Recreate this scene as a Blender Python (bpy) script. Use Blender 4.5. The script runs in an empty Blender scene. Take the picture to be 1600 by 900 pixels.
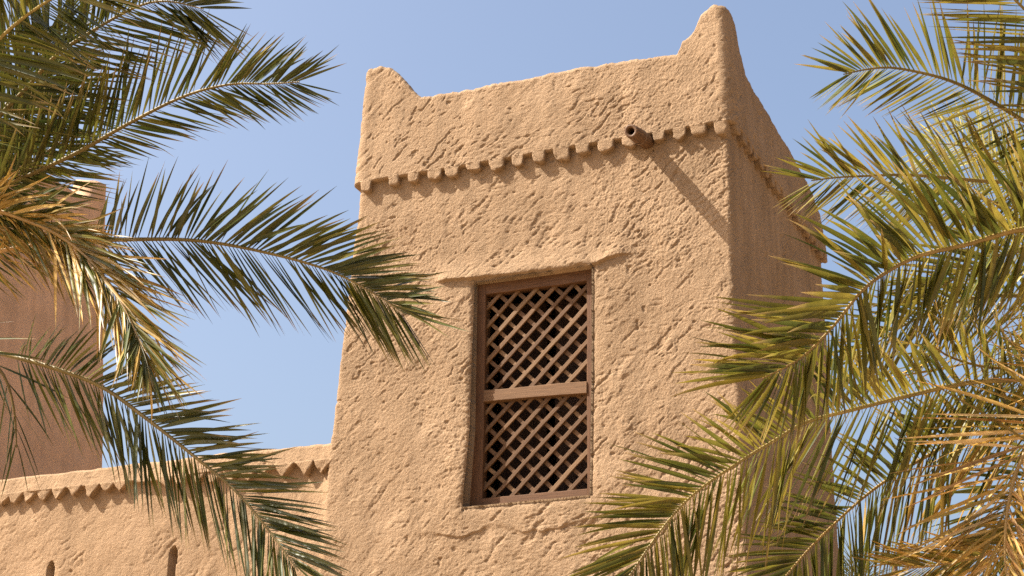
import bpy, math, random
import numpy as np
from mathutils import Vector, Matrix

random.seed(7)
rng = np.random.default_rng(11)
SC = bpy.context.scene
COL = SC.collection

# ------------------------------------------------------------------ camera
FPX, YAW, PITCH = 2700.0, math.radians(22.4), math.radians(20.1)
CAM = np.array([3.208, -12.397, 1.65])
_h = np.array([-math.sin(YAW), math.cos(YAW), 0.0])
RIGHT = np.array([math.cos(YAW), math.sin(YAW), 0.0])
FWD = _h * math.cos(PITCH) + np.array([0, 0, math.sin(PITCH)])
UP = np.cross(RIGHT, FWD)
cam = bpy.data.cameras.new('camera')
cam.sensor_width = 36.0
cam.lens = FPX * 36.0 / 1600.0
cam.clip_end = 20000.0
cam.clip_start = 0.05
camo = bpy.data.objects.new('camera', cam)
COL.objects.link(camo)
camo.matrix_world = Matrix(((RIGHT[0], UP[0], -FWD[0], CAM[0]), (RIGHT[1], UP[1], -FWD[1], CAM[1]),
                            (RIGHT[2], UP[2], -FWD[2], CAM[2]), (0, 0, 0, 1)))
SC.camera = camo

# ------------------------------------------------------------------ light
SUN_D = Vector((1.80, 1.0, -2.34)).normalized()
SUN_EL = math.asin(-SUN_D.z)
SUN_ROT = math.atan2(-SUN_D.x, -SUN_D.y)
world = bpy.data.worlds.new('World')
SC.world = world
world.use_nodes = True
wn = world.node_tree
sky = wn.nodes.new('ShaderNodeTexSky')
sky.sky_type = 'NISHITA'
sky.sun_disc = False
sky.sun_elevation = SUN_EL
sky.sun_rotation = SUN_ROT
sky.altitude = 0
sky.air_density = 1.0
sky.dust_density = 6.0
sky.ozone_density = 1.3
bg = wn.nodes['Background']
bg.inputs['Strength'].default_value = 0.08
wn.links.new(sky.outputs[0], bg.inputs['Color'])
sun = bpy.data.lights.new('sun', 'SUN')
sun.energy = 5.0
sun.angle = math.radians(0.5)
sun.color = (1.0, 0.93, 0.82)
suno = bpy.data.objects.new('sun', sun)
COL.objects.link(suno)
suno.location = (-20, -12, 30)
suno.rotation_euler = SUN_D.to_track_quat('-Z', 'Y').to_euler()
SC.view_settings.view_transform = 'Standard'
SC.view_settings.look = 'None'
SC.view_settings.gamma = 1.0
SC.view_settings.use_curve_mapping = False
SC.view_settings.exposure = 1.64
SC.cycles.use_denoising = False
SC.cycles.max_bounces = 8
SC.cycles.diffuse_bounces = 5
SC.cycles.transmission_bounces = 4

# ------------------------------------------------------------------ helpers
def at(x, y, d):
    """a point seen at photo position (x, y), d metres in front of the camera"""
    return CAM + (RIGHT * ((x - 800) / FPX) + UP * ((450 - y) / FPX) + FWD) * d

def project(P):
    v = P - CAM
    w = v @ FWD
    return 800 + FPX * (v @ RIGHT) / w, 450 - FPX * (v @ UP) / w, w

def _hash(i, j, k):
    n = (i * 374761393 + j * 668265263 + k * 2147483647) & 0xFFFFFFFF
    n = ((n ^ (n >> 13)) * 1274126177) & 0xFFFFFFFF
    n = n ^ (n >> 16)
    n = (n * 2246822519) & 0xFFFFFFFF
    return ((n ^ (n >> 15)) & 0xFFFFFF) / float(0xFFFFFF) * 2 - 1

def noise(x, y, z):
    """smooth value noise, about -1..1"""
    x, y, z = np.broadcast_arrays(np.asarray(x, float), np.asarray(y, float), np.asarray(z, float))
    i, j, k = np.floor(x).astype(np.int64), np.floor(y).astype(np.int64), np.floor(z).astype(np.int64)
    fx, fy, fz = x - i, y - j, z - k
    fx = fx * fx * fx * (fx * (fx * 6 - 15) + 10)
    fy = fy * fy * fy * (fy * (fy * 6 - 15) + 10)
    fz = fz * fz * (3 - 2 * fz)
    r = 0
    for a in (0, 1):
        for b in (0, 1):
            for c in (0, 1):
                w = (fx if a else 1 - fx) * (fy if b else 1 - fy) * (fz if c else 1 - fz)
                r = r + w * _hash(i + a, j + b, k + c)
    return r

def fbm(x, y, z, o=3, g=0.5):
    r, a, f = 0, 1.0, 1.0
    for q in range(o):
        r = r + a * noise(x * f + 17.3 * q, y * f - 9.1 * q, z * f + 4.7 * q)
        a *= g
        f *= 2.03
    return r

def sstep(a, b, x):
    t = np.clip((x - a) / (b - a), 0, 1)
    return t * t * (3 - 2 * t)

def relief(x, y, z, rough=1.0, grain=True):
    """height of hand-laid mud plaster at a wall point: undulation, trowelled flakes, grain"""
    s, q = x + y, (x - y) * 0.5
    h = 0.011 * fbm(s * 1.2, z * 1.2, q * 1.2, 2) + 0.0045 * fbm(s * 4.5, z * 4.5, q * 2, 2)
    wx = 0.022 * fbm(s * 7, z * 7, 3.1 + q, 2)
    wz = 0.022 * fbm(s * 7, z * 7, 8.7 + q, 2)
    a, b = (s + wx + z + wz) * 0.7071, (s + wx - z - wz) * 0.7071
    m = sstep(-0.45, 0.5, noise(s * 2.1, z * 2.1, 5.5)) * 0.8 + 0.2
    # strokes: ridges of plaster long along the trowel stroke, gentle on one side and steep on the lee side
    def ridge(fa, fb, seed, lean, lo, hi):
        n0 = noise(a * fa, b * fb, seed)
        n0 = noise(a * fa, b * fb - lean * n0, seed)
        n0 = noise(a * fa, b * fb - lean * n0, seed)
        return sstep(lo, hi, n0)
    k1 = sstep(-0.25, 0.45, fbm(s * 3.1, z * 3.1, 31.5, 2))
    h = h + rough * 0.0050 * k1 * ridge(4.2, 9.5, 1.7, 0.38, -0.05, 0.8)
    k2 = sstep(-0.25, 0.40, fbm(s * 5.3, z * 5.3, 15.5, 2))
    h = h + rough * 0.0038 * k2 * ridge(9.5, 20.0, 6.2, 0.40, -0.05, 0.75)
    k3 = sstep(-0.4, 0.4, noise(s * 6.3, z * 6.3, 11.5))
    h = h + rough * 0.0030 * k3 * ridge(20.0, 38.0, 3.2, 0.38, -0.2, 0.75)
    # nicks and hairline cracks left by the trowel and the straw
    g1 = sstep(0.50, 0.66, noise(a * 7.0, b * 36.0, 40.2) + 0.25 * noise(a * 30, b * 60, 41.0))
    g2 = sstep(0.50, 0.66, noise((a + 0.35 * b) * 12.0, (b - 0.35 * a) * 58.0, 44.2))
    g3 = sstep(0.58, 0.70, noise(s * 16.0, z * 46.0, 48.2))
    k4 = 0.22 + 0.78 * sstep(-0.3, 0.45, fbm(s * 1.9, z * 1.9, 51.5, 3))
    h = h - rough * (0.0078 * k4 * g1 + 0.0056 * g2 * (0.2 + 0.8 * k2) * (0.25 + 0.75 * k4) + 0.0042 * g3 * k3)
    if grain:
        gm = 0.70 + 0.5 * noise(s * 1.3, z * 1.3, 21.5)
        h = h + rough * gm * (0.0016 * noise(s * 38, z * 38, 2.2) + 0.0042 * noise(s * 82, z * 82, 4.2))
        pit = sstep(0.84, 0.92, noise(s * 17, z * 17, 9.9))
        h = h - rough * 0.008 * pit
    return h

def mesh_obj(name, verts, faces, mat, parent=None, smooth=True, base=None, uvcol=None):
    """verts (n,3) in world space; faces: int array (m,4) / (m,3) or a list of tuples; ONE mesh object"""
    v = np.asarray(verts, float)
    if base is None:
        base = np.zeros(3)
        p = parent
        while p is not None:
            base = base + np.array(p.location)
            p = p.parent
    v = v - base
    me = bpy.data.meshes.new(name)
    if isinstance(faces, np.ndarray):
        k = faces.shape[1]
        me.vertices.add(len(v))
        me.vertices.foreach_set('co', v.astype(np.float32).ravel())
        me.loops.add(faces.size)
        me.loops.foreach_set('vertex_index', faces.astype(np.int32).ravel())
        me.polygons.add(len(faces))
        me.polygons.foreach_set('loop_start', np.arange(0, faces.size, k, dtype=np.int32))
        me.update(calc_edges=True)
    else:
        me.from_pydata([tuple(p) for p in v], [], faces)
    if smooth:
        me.polygons.foreach_set('use_smooth', np.ones(len(me.polygons), dtype=bool))
    if uvcol is not None:
        ca = me.color_attributes.new('tint', 'FLOAT_COLOR', 'POINT')
        c4 = np.ones((len(v), 4), np.float32)
        c4[:, :3] = uvcol
        ca.data.foreach_set('color', c4.ravel())
    me.materials.append(mat)
    o = bpy.data.objects.new(name, me)
    COL.objects.link(o)
    if parent is not None:
        o.parent = parent
    return o

def thing(name, label, cat, loc, group=None):
    o = bpy.data.objects.new(name, None)
    o.empty_display_size = 0.3
    COL.objects.link(o)
    o.location = loc
    o['label'] = label
    o['category'] = cat
    if group:
        o['group'] = group
    return o

def grid_faces(nr, nc, wrap=False, keep=None):
    r = np.arange(nr - 1)[:, None]
    c = np.arange(nc if wrap else nc - 1)[None, :]
    c2 = (c + 1) % nc
    f = np.stack([r * nc + c, r * nc + c2, (r + 1) * nc + c2, (r + 1) * nc + c], -1)
    if keep is not None:
        f = f[keep]
    return f.reshape(-1, 4)

# ------------------------------------------------------------------ materials
def mat_new(name):
    m = bpy.data.materials.new(name)
    m.use_nodes = True
    return m, m.node_tree.nodes, m.node_tree.links, m.node_tree.nodes['Principled BSDF']

def plaster(name, c0, c1, c2, bump=1.0):
    m, N, L, P = mat_new(name)
    tc = N.new('ShaderNodeTexCoord')
    geo = N.new('ShaderNodeNewGeometry')
    n1 = N.new('ShaderNodeTexNoise'); n1.inputs['Scale'].default_value = 1.6; n1.inputs['Detail'].default_value = 6; n1.inputs['Roughness'].default_value = 0.62
    r1 = N.new('ShaderNodeValToRGB')
    r1.color_ramp.elements[0].position = 0.30; r1.color_ramp.elements[0].color = (*c0, 1)
    r1.color_ramp.elements[1].position = 0.72; r1.color_ramp.elements[1].color = (*c2, 1)
    e = r1.color_ramp.elements.new(0.5); e.color = (*c1, 1)
    L.new(geo.outputs['Position'], n1.inputs['Vector'])
    L.new(n1.outputs['Fac'], r1.inputs['Fac'])
    # rain streaks: noise stretched along z
    mp = N.new('ShaderNodeMapping'); mp.inputs['Scale'].default_value = (7, 7, 0.7)
    n2 = N.new('ShaderNodeTexNoise'); n2.inputs['Scale'].default_value = 1.0; n2.inputs['Detail'].default_value = 4
    L.new(geo.outputs['Position'], mp.inputs['Vector']); L.new(mp.outputs['Vector'], n2.inputs['Vector'])
    mr = N.new('ShaderNodeMapRange'); mr.inputs['From Min'].default_value = 0.3; mr.inputs['From Max'].default_value = 0.7
    mr.inputs['To Min'].default_value = 0.86; mr.inputs['To Max'].default_value = 1.10
    L.new(n2.outputs['Fac'], mr.inputs['Value'])
    # sand grains
    n3 = N.new('ShaderNodeTexNoise'); n3.inputs['Scale'].default_value = 120; n3.inputs['Detail'].default_value = 3; n3.inputs['Roughness'].default_value = 0.7
    L.new(geo.outputs['Position'], n3.inputs['Vector'])
    mr3 = N.new('ShaderNodeMapRange'); mr3.inputs['From Min'].default_value = 0.3; mr3.inputs['From Max'].default_value = 0.7
    mr3.inputs['To Min'].default_value = 0.76; mr3.inputs['To Max'].default_value = 1.22
    L.new(n3.outputs['Fac'], mr3.inputs['Value'])
    mu = N.new('ShaderNodeMath'); mu.operation = 'MULTIPLY'
    L.new(mr.outputs['Result'], mu.inputs[0]); L.new(mr3.outputs['Result'], mu.inputs[1])
    mx = N.new('ShaderNodeVectorMath'); mx.operation = 'SCALE'
    L.new(r1.outputs['Color'], mx.inputs[0]); L.new(mu.outputs['Value'], mx.inputs['Scale'])
    L.new(mx.outputs['Vector'], P.inputs['Base Color'])
    P.inputs['Roughness'].default_value = 0.95
    P.inputs['Specular IOR Level'].default_value = 0.15
    n4 = N.new('ShaderNodeTexNoise'); n4.inputs['Scale'].default_value = 75; n4.inputs['Detail'].default_value = 5; n4.inputs['Roughness'].default_value = 0.7
    L.new(geo.outputs['Position'], n4.inputs['Vector'])
    b = N.new('ShaderNodeBump'); b.inputs['Strength'].default_value = 0.9 * bump; b.inputs['Distance'].default_value = 0.012
    L.new(n4.outputs['Fac'], b.inputs['Height'])
    L.new(b.outputs['Normal'], P.inputs['Normal'])
    return m

M_PLASTER = plaster('mud_plaster', (0.198, 0.131, 0.077), (0.238, 0.159, 0.095), (0.276, 0.188, 0.116))
M_PLASTER_WALL = plaster('mud_plaster_wall', (0.212, 0.138, 0.079), (0.254, 0.167, 0.098), (0.292, 0.194, 0.117), 0.9)
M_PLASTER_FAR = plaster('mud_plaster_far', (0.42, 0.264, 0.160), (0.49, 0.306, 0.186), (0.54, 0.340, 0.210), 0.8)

def wood(name, c0, c1, rough=0.7):
    m, N, L, P = mat_new(name)
    tc = N.new('ShaderNodeTexCoord')
    geo = N.new('ShaderNodeNewGeometry')
    at_ = N.new('ShaderNodeAttribute'); at_.attribute_name = 'grain'
    mp = N.new('ShaderNodeMapping'); mp.inputs['Scale'].default_value = (6, 90, 90)
    n = N.new('ShaderNodeTexNoise'); n.inputs['Scale'].default_value = 1.0; n.inputs['Detail'].default_value = 5; n.inputs['Roughness'].default_value = 0.65
    L.new(at_.outputs['Vector'], mp.inputs['Vector']); L.new(mp.outputs['Vector'], n.inputs['Vector'])
    r = N.new('ShaderNodeValToRGB')
    r.color_ramp.elements[0].position = 0.32; r.color_ramp.elements[0].color = (*c0, 1)
    r.color_ramp.elements[1].position = 0.68; r.color_ramp.elements[1].color = (*c1, 1)
    L.new(n.outputs['Fac'], r.inputs['Fac'])
    L.new(r.outputs['Color'], P.inputs['Base Color'])
    P.inputs['Roughness'].default_value = rough
    P.inputs['Specular IOR Level'].default_value = 0.25
    b = N.new('ShaderNodeBump'); b.inputs['Strength'].default_value = 0.5; b.inputs['Distance'].default_value = 0.003
    L.new(n.outputs['Fac'], b.inputs['Height']); L.new(b.outputs['Normal'], P.inputs['Normal'])
    return m

M_FRAME = wood('window_wood', (0.062, 0.028, 0.012), (0.118, 0.056, 0.024))
M_SLAT = wood('lattice_wood', (0.084, 0.042, 0.017), (0.142, 0.075, 0.033))
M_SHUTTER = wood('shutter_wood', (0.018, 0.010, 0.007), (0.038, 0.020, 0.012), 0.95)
M_SLATS = [M_SLAT, wood('lattice_wood_pale', (0.104, 0.057, 0.025), (0.168, 0.096, 0.047)), wood('lattice_wood_dark', (0.060, 0.029, 0.012), (0.112, 0.057, 0.024))]
M_SPOUT = wood('spout_wood', (0.055, 0.028, 0.014), (0.145, 0.078, 0.038), 0.6)

def leafmat(name, rough, trans):
    m, N, L, P = mat_new(name)
    a = N.new('ShaderNodeAttribute'); a.attribute_name = 'tint'
    geo = N.new('ShaderNodeNewGeometry')
    n = N.new('ShaderNodeTexNoise'); n.inputs['Scale'].default_value = 9; n.inputs['Detail'].default_value = 4
    L.new(geo.outputs['Position'], n.inputs['Vector'])
    mr = N.new('ShaderNodeMapRange'); mr.inputs['From Min'].default_value = 0.3; mr.inputs['From Max'].default_value = 0.7
    mr.inputs['To Min'].default_value = 0.72; mr.inputs['To Max'].default_value = 1.25
    L.new(n.outputs['Fac'], mr.inputs['Value'])
    mx = N.new('ShaderNodeVectorMath'); mx.operation = 'SCALE'
    L.new(a.outputs['Color'], mx.inputs[0]); L.new(mr.outputs['Result'], mx.inputs['Scale'])
    L.new(mx.outputs['Vector'], P.inputs['Base Color'])
    P.inputs['Roughness'].default_value = rough
    P.inputs['Specular IOR Level'].default_value = 0.34
    if trans:
        t = N.new('ShaderNodeBsdfTranslucent')
        L.new(mx.outputs['Vector'], t.inputs['Color'])
        mix = N.new('ShaderNodeMixShader'); mix.inputs['Fac'].default_value = trans
        out = N['Material Output']
        L.new(P.outputs['BSDF'], mix.inputs[1]); L.new(t.outputs['BSDF'], mix.inputs[2])
        L.new(mix.outputs['Shader'], out.inputs['Surface'])
    return m

M_LEAF = leafmat('palm_leaf', 0.42, 0.30)
M_RACHIS = leafmat('palm_rib', 0.5, 0)

def simple_noise_mat(name, c0, c1, scale, rough=0.9, bump=0.0):
    m, N, L, P = mat_new(name)
    geo = N.new('ShaderNodeNewGeometry')
    n = N.new('ShaderNodeTexNoise'); n.inputs['Scale'].default_value = scale; n.inputs['Detail'].default_value = 6
    L.new(geo.outputs['Position'], n.inputs['Vector'])
    r = N.new('ShaderNodeValToRGB')
    r.color_ramp.elements[0].position = 0.3; r.color_ramp.elements[0].color = (*c0, 1)
    r.color_ramp.elements[1].position = 0.7; r.color_ramp.elements[1].color = (*c1, 1)
    L.new(n.outputs['Fac'], r.inputs['Fac']); L.new(r.outputs['Color'], P.inputs['Base Color'])
    P.inputs['Roughness'].default_value = rough
    if bump:
        b = N.new('ShaderNodeBump'); b.inputs['Strength'].default_value = bump; b.inputs['Distance'].default_value = 0.02
        L.new(n.outputs['Fac'], b.inputs['Height']); L.new(b.outputs['Normal'], P.inputs['Normal'])
    return m

M_SAND = simple_noise_mat('sand_ground', (0.28, 0.192, 0.106), (0.35, 0.243, 0.136), 0.8, 0.95, 0.4)
M_TRUNK = simple_noise_mat('palm_trunk', (0.10, 0.065, 0.040), (0.23, 0.16, 0.10), 14, 0.95, 0.8)
M_DARKWOOD = simple_noise_mat('post_wood', (0.10, 0.06, 0.035), (0.17, 0.11, 0.07), 20, 0.9, 0.3)

# ------------------------------------------------------------------ ground
def build_ground():
    # a sheet with finer cells near the tower, out to the horizon
    e = np.unique(np.concatenate([np.linspace(-40, 40, 81), [-4000, -1500, -600, -250, -120, -70, 70, 120, 250, 600, 1500, 4000]]))
    X, Y = np.meshgrid(e, e)
    near = np.exp(-(np.hypot(X, Y) / 45) ** 4)
    Z = 0.05 * noise(X * 0.3, Y * 0.3, 0.5) * near - 0.06
    o = mesh_obj('ground', np.stack([X, Y, Z], -1).reshape(-1, 3), grid_faces(len(e), len(e)), M_SAND)
    o['kind'] = 'structure'
build_ground()

# ------------------------------------------------------------------ main tower
ZC = 7.71                      # underside of the parapet
XL = ([0, 4.3, 4.57, 5.3, 5.6, 6.2, 6.64, 7.42, 7.7, 9.2], [-3.95, -3.635, -3.605, -3.582, -3.543, -3.494, -3.457, -3.375, -3.352, -3.29])
XR = ([0, 4.3, 6.2, 7.1, 9.2], [0.06, 0.0, -0.012, 0.0, 0.0])
YB = 3.30
WZ0, WZ1 = 4.75, 6.65          # window opening
def win_l(z): return np.interp(z, [4.75, 5.4, 6.65], [-2.325, -2.268, -2.24])
def win_r(z): return np.interp(z, [4.75, 6.65], [-1.243, -1.192])

def top_z(x_front, y_right, side):
    """parapet top line: raised horns at the corners"""
    if side == 'f':
        return np.interp(x_front, [-3.5, -3.36, -3.24, -3.14, -3.05, -2.93, -2.82, -2.4, -1.9, -1.3, -0.74, -0.41, -0.36, -0.26, -0.20, -0.10, 0.0, 0.1],
                         [8.80, 8.84, 8.86, 8.83, 8.74, 8.59, 8.475, 8.46, 8.455, 8.465, 8.44, 8.42, 8.53, 8.60, 8.75, 8.82, 8.815, 8.80])
    return np.interp(y_right, [-0.1, 0.0, 0.15, 0.25, 0.33, 0.45, 0.60, 1.0, 1.6, 2.4, 2.75, 2.95, 3.1, 3.3, 3.5],
                     [8.80, 8.81, 8.80, 8.74, 8.62, 8.50, 8.42, 8.40, 8.37, 8.36, 8.33, 8.29, 8.24, 8.16, 8.12])

def build_tower():
    base = (-1.7, 1.65, 0)
    root = thing('mud_tower', 'tall tan mud plaster tower with lattice window, wooden spout and horned parapet', 'tower', base)
    r = 0.055
    # ---- columns round the tower
    def seg(a, b, d): return np.linspace(a, b, max(2, int(round(abs(b - a) / d)) + 1))
    fine = 0.0064
    fx = np.unique(np.round(np.concatenate([seg(-3.38 + r, -2.28, fine), [-2.276], seg(-2.268, -1.222, 0.012), [-1.214], seg(-1.21, 0 - r, fine)]), 5))
    ang = np.linspace(-90, 0, 11)[1:-1]
    cols = [('f', x, 0.0) for x in fx]
    cols += [('cr', a, 0) for a in ang]
    cols += [('r', 0.0, y) for y in seg(r, 0.35, 0.009)] + [('r', 0.0, y) for y in seg(0.35, YB - r, 0.016)[1:]]
    cols += [('cb', a, 0) for a in np.linspace(0, 90, 7)[1:-1]]
    cols += [('b', x, YB) for x in seg(-r, -3.38 + r, 0.08)]
    cols += [('cl', a, 0) for a in np.linspace(90, 180, 7)[1:-1]]
    cols += [('l', -3.38, y) for y in seg(YB - r, r, 0.05)]
    cols += [('cf', a, 0) for a in np.linspace(180, 270, 9)[1:-1]]
    nc = len(cols)
    kind = np.array([c[0] for c in cols])
    cx = np.array([c[1] if c[0] in 'fbrl' else 0.0 for c in cols])
    cy = np.array([c[2] for c in cols])
    an = np.radians(np.array([c[1] if c[0] in ('cr', 'cb', 'cl', 'cf') else {'f': -90, 'r': 0, 'b': 90, 'l': 180}[c[0]] for c in cols]))
    NX, NY = np.cos(an), np.sin(an)
    # height of the parapet top for each column
    tz = np.zeros(nc)
    for i, (k, a, y) in enumerate(cols):
        if k == 'f': tz[i] = top_z(a, 0, 'f')
        elif k == 'r': tz[i] = top_z(0, y, 'r')
        elif k == 'b': tz[i] = np.interp(a, [-3.4, -3.0, -2.8, -0.5, -0.3, 0], [8.8, 8.7, 8.42, 8.38, 8.3, 8.15])
        elif k == 'l': tz[i] = np.interp(y, [0, .3, .6, 2.8, 3.0, 3.3], [8.83, 8.75, 8.42, 8.42, 8.6, 8.8])
        else: tz[i] = {'cr': 8.808, 'cb': 8.15, 'cl': 8.8, 'cf': 8.845}[k]
    s_per = np.concatenate([[0], np.cumsum(np.hypot(np.diff(cx), np.diff(cy)) + 0.008)])
    tz = tz + 0.012 * noise(s_per * 7, 0.3, 0.7) + 0.007 * noise(s_per * 22, 5.3, 0.7)
    # ---- rows: (kind, value)
    zr = np.concatenate([[0, 0.6, 1.2, 1.8, 2.4, 2.9, 3.3, 3.6, 3.85], np.arange(3.98, ZC - 0.004, 0.0066)])
    zr = np.unique(np.concatenate([zr[(np.abs(zr - WZ0) > 0.009) & (np.abs(zr - WZ1) > 0.009)], [WZ0, WZ0 + 0.006, WZ1, WZ1 - 0.006, ZC]]))
    rows_out = [('w', z) for z in zr]
    n_wall = len(rows_out)
    rows_out += [('u', t) for t in (0.35, 0.7)]
    rows_out += [('p', t) for t in np.linspace(0, 1, 118)]
    rows_out += [('t', t) for t in (0.25, 0.5, 0.75)]
    rows_out += [('i', t) for t in np.linspace(1, 0, 14)]
    nr = len(rows_out)
    V = np.zeros((nr, nc, 3))
    def plan(z):
        """outline of the tower at height(s) z for all columns"""
        z = np.broadcast_to(z, (nc,))
        xl, xr = np.interp(z, *XL), np.interp(z, *XR)
        wl, wr = win_l(z), win_r(z)
        xf = np.where(cx <= -2.28, xl + (cx + 3.38) / 1.10 * (wl - xl),
                      np.where(cx <= -1.21, wl + (cx + 2.28) / 1.07 * (wr - wl), wr + (cx + 1.21) / 1.21 * (xr - wr)))
        X = np.where(kind == 'f', xf, 0); Y = cy.copy()
        X = np.where(kind == 'r', xr, X); X = np.where(kind == 'l', xl, X)
        X = np.where(kind == 'b', xl + (cx + 3.38) / 3.38 * (xr - xl), X)
        for k, ox, oy in (('cr', 1, 0), ('cb', 1, 1), ('cl', 0, 1), ('cf', 0, 0)):
            q = kind == k
            X = np.where(q, (xr - r if ox else xl + r) + r * NX, X)
            Y = np.where(q, (YB - r if oy else r) + r * NY, Y)
        return X, Y
    for ri, (k, v) in enumerate(rows_out):
        if k == 'w':
            z, off = np.full(nc, v), 0.0
        elif k == 'u':
            z, off = np.full(nc, ZC + 0.004 * v), 0.055 * v
        elif k == 'p':
            z = ZC + 0.012 + v * (tz - ZC - 0.05)
            off = 0.060 - 0.030 * v
        elif k == 't':
            a = v * math.pi
            z = tz - 0.038 + 0.038 * math.sin(a)
            off = 0.030 - 0.10 * (1 - math.cos(a)) * 0.5
        else:
            z = 7.95 + v * (tz - 0.04 - 7.95)
            off = -0.07 - 0.10 * (1 - v)
        X, Y = plan(z)
        if k in 'ti':
            off = off + 0.0 * z
        V[ri, :, 0] = X + NX * off
        V[ri, :, 1] = Y + NY * off
        V[ri, :, 2] = z
    nq = n_wall + 2 + 118 + 3
    # plaster relief along the normal
    x, y, z = V[:nq, :, 0], V[:nq, :, 1], V[:nq, :, 2]
    H = relief(x, y, z)
    side = (kind == 'r') | (kind == 'b') | (kind == 'l')
    H = H * np.where(side, 0.85, 1.0)[None, :]
    H[:n_wall] *= 1.0
    # the collar of thicker plaster round the window
    fr = (kind == 'f')[None, :]
    wob = 0.04 * fbm(x * 3, z * 1.0, 2.0, 3) + 0.014 * noise(x * 17, z * 5, 1.0)
    col = sstep(-2.78, -2.40, x + wob) * sstep(-0.72, -1.0, x + wob) * sstep(4.520 + wob, 4.528 + wob + 0.05 * sstep(-0.1, 0.5, noise(x * 4, 7.7, 1)), z) * sstep(7.1, 6.6, z + wob)
    H = H + np.where(fr, 0.012 * col, 0)
    # lintel ledge: plaster swelling out over the beam, undercut below
    zl = np.interp(x, [-2.57, -2.24, -1.19, -0.86], [6.715, 6.690, 6.662, 6.705]) + 0.010 * noise(x * 6, 0, 3) + 0.006 * noise(x * 21, 0, 3)
    lm = sstep(-2.62, -2.50, x) * sstep(-0.80, -1.0, x)
    led = lm * np.where(z > zl, np.exp(-(np.maximum(z - zl, 0) / 0.10) ** 1.4), sstep(0.013, 0.0, zl - z)) * 0.030 * (1 + 0.35 * noise(x * 5, z * 5, 6))
    H = H + np.where(fr, led, 0)
    # soften the plaster into the window arris
    dl, dr = x - win_l(z), win_r(z) - x
    inz = (z >= WZ0 - 1e-6) & (z <= WZ1 + 1e-6)
    dw = np.where(inz, np.maximum(-dl, -dr), 9)
    dv = np.where((dl > -1e-6) & (dr > -1e-6), np.maximum(WZ0 - z, z - WZ1), 9)
    rim = np.minimum(dw, dv)
    H = H - np.where(fr & (rim > -1e-3), 0.034 * np.exp(-np.maximum(rim, 0) / 0.022), 0)
    V[:nq, :, 0] += NX[None, :] * H
    V[:nq, :, 1] += NY[None, :] * H
    ci = kind == 'i'
    # window: inner columns and rows pushed back to make the reveal
    inside_c = (kind == 'f') & (cx > -2.2795) & (cx < -1.2105)
    rowz = np.array([v if k == 'w' else 99 for k, v in rows_out])
    inside_r = (rowz > WZ0 + 1e-4) & (rowz < WZ1 - 1e-4)
    ins = inside_r[:, None] & inside_c[None, :]
    V[..., 1] = np.where(ins, 0.34, V[..., 1])
    keep = ~(ins & np.roll(ins, -1, 1) & np.roll(ins, -1, 0) & np.roll(np.roll(ins, -1, 1), -1, 0))
    # wall: rows 0..n_wall-1, parapet: the rest
    f_wall = grid_faces(n_wall, nc, True, keep[:n_wall - 1])
    Vw = V[:n_wall].reshape(-1, 3)
    mesh_obj('wall', Vw, f_wall, M_PLASTER, root)
    Vp = V[n_wall - 1:]
    mesh_obj('parapet', Vp.reshape(-1, 3), grid_faces(nr - n_wall + 1, nc, True), M_PLASTER, root)
    # roof deck inside the parapet
    mesh_obj('roof', np.array([(-3.25, 0.06, 8.0), (-0.06, 0.06, 8.0), (-0.06, 3.24, 8.0), (-3.25, 3.24, 8.0),
                               (-3.25, 0.06, 7.85), (-0.06, 0.06, 7.85), (-0.06, 3.24, 7.85), (-3.25, 3.24, 7.85)]),
             [(0, 1, 2, 3), (7, 6, 5, 4), (0, 4, 5, 1), (1, 5, 6, 2), (2, 6, 7, 3), (3, 7, 4, 0)], M_PLASTER, root, smooth=False)
    return root

TOWER = build_tower()

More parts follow.
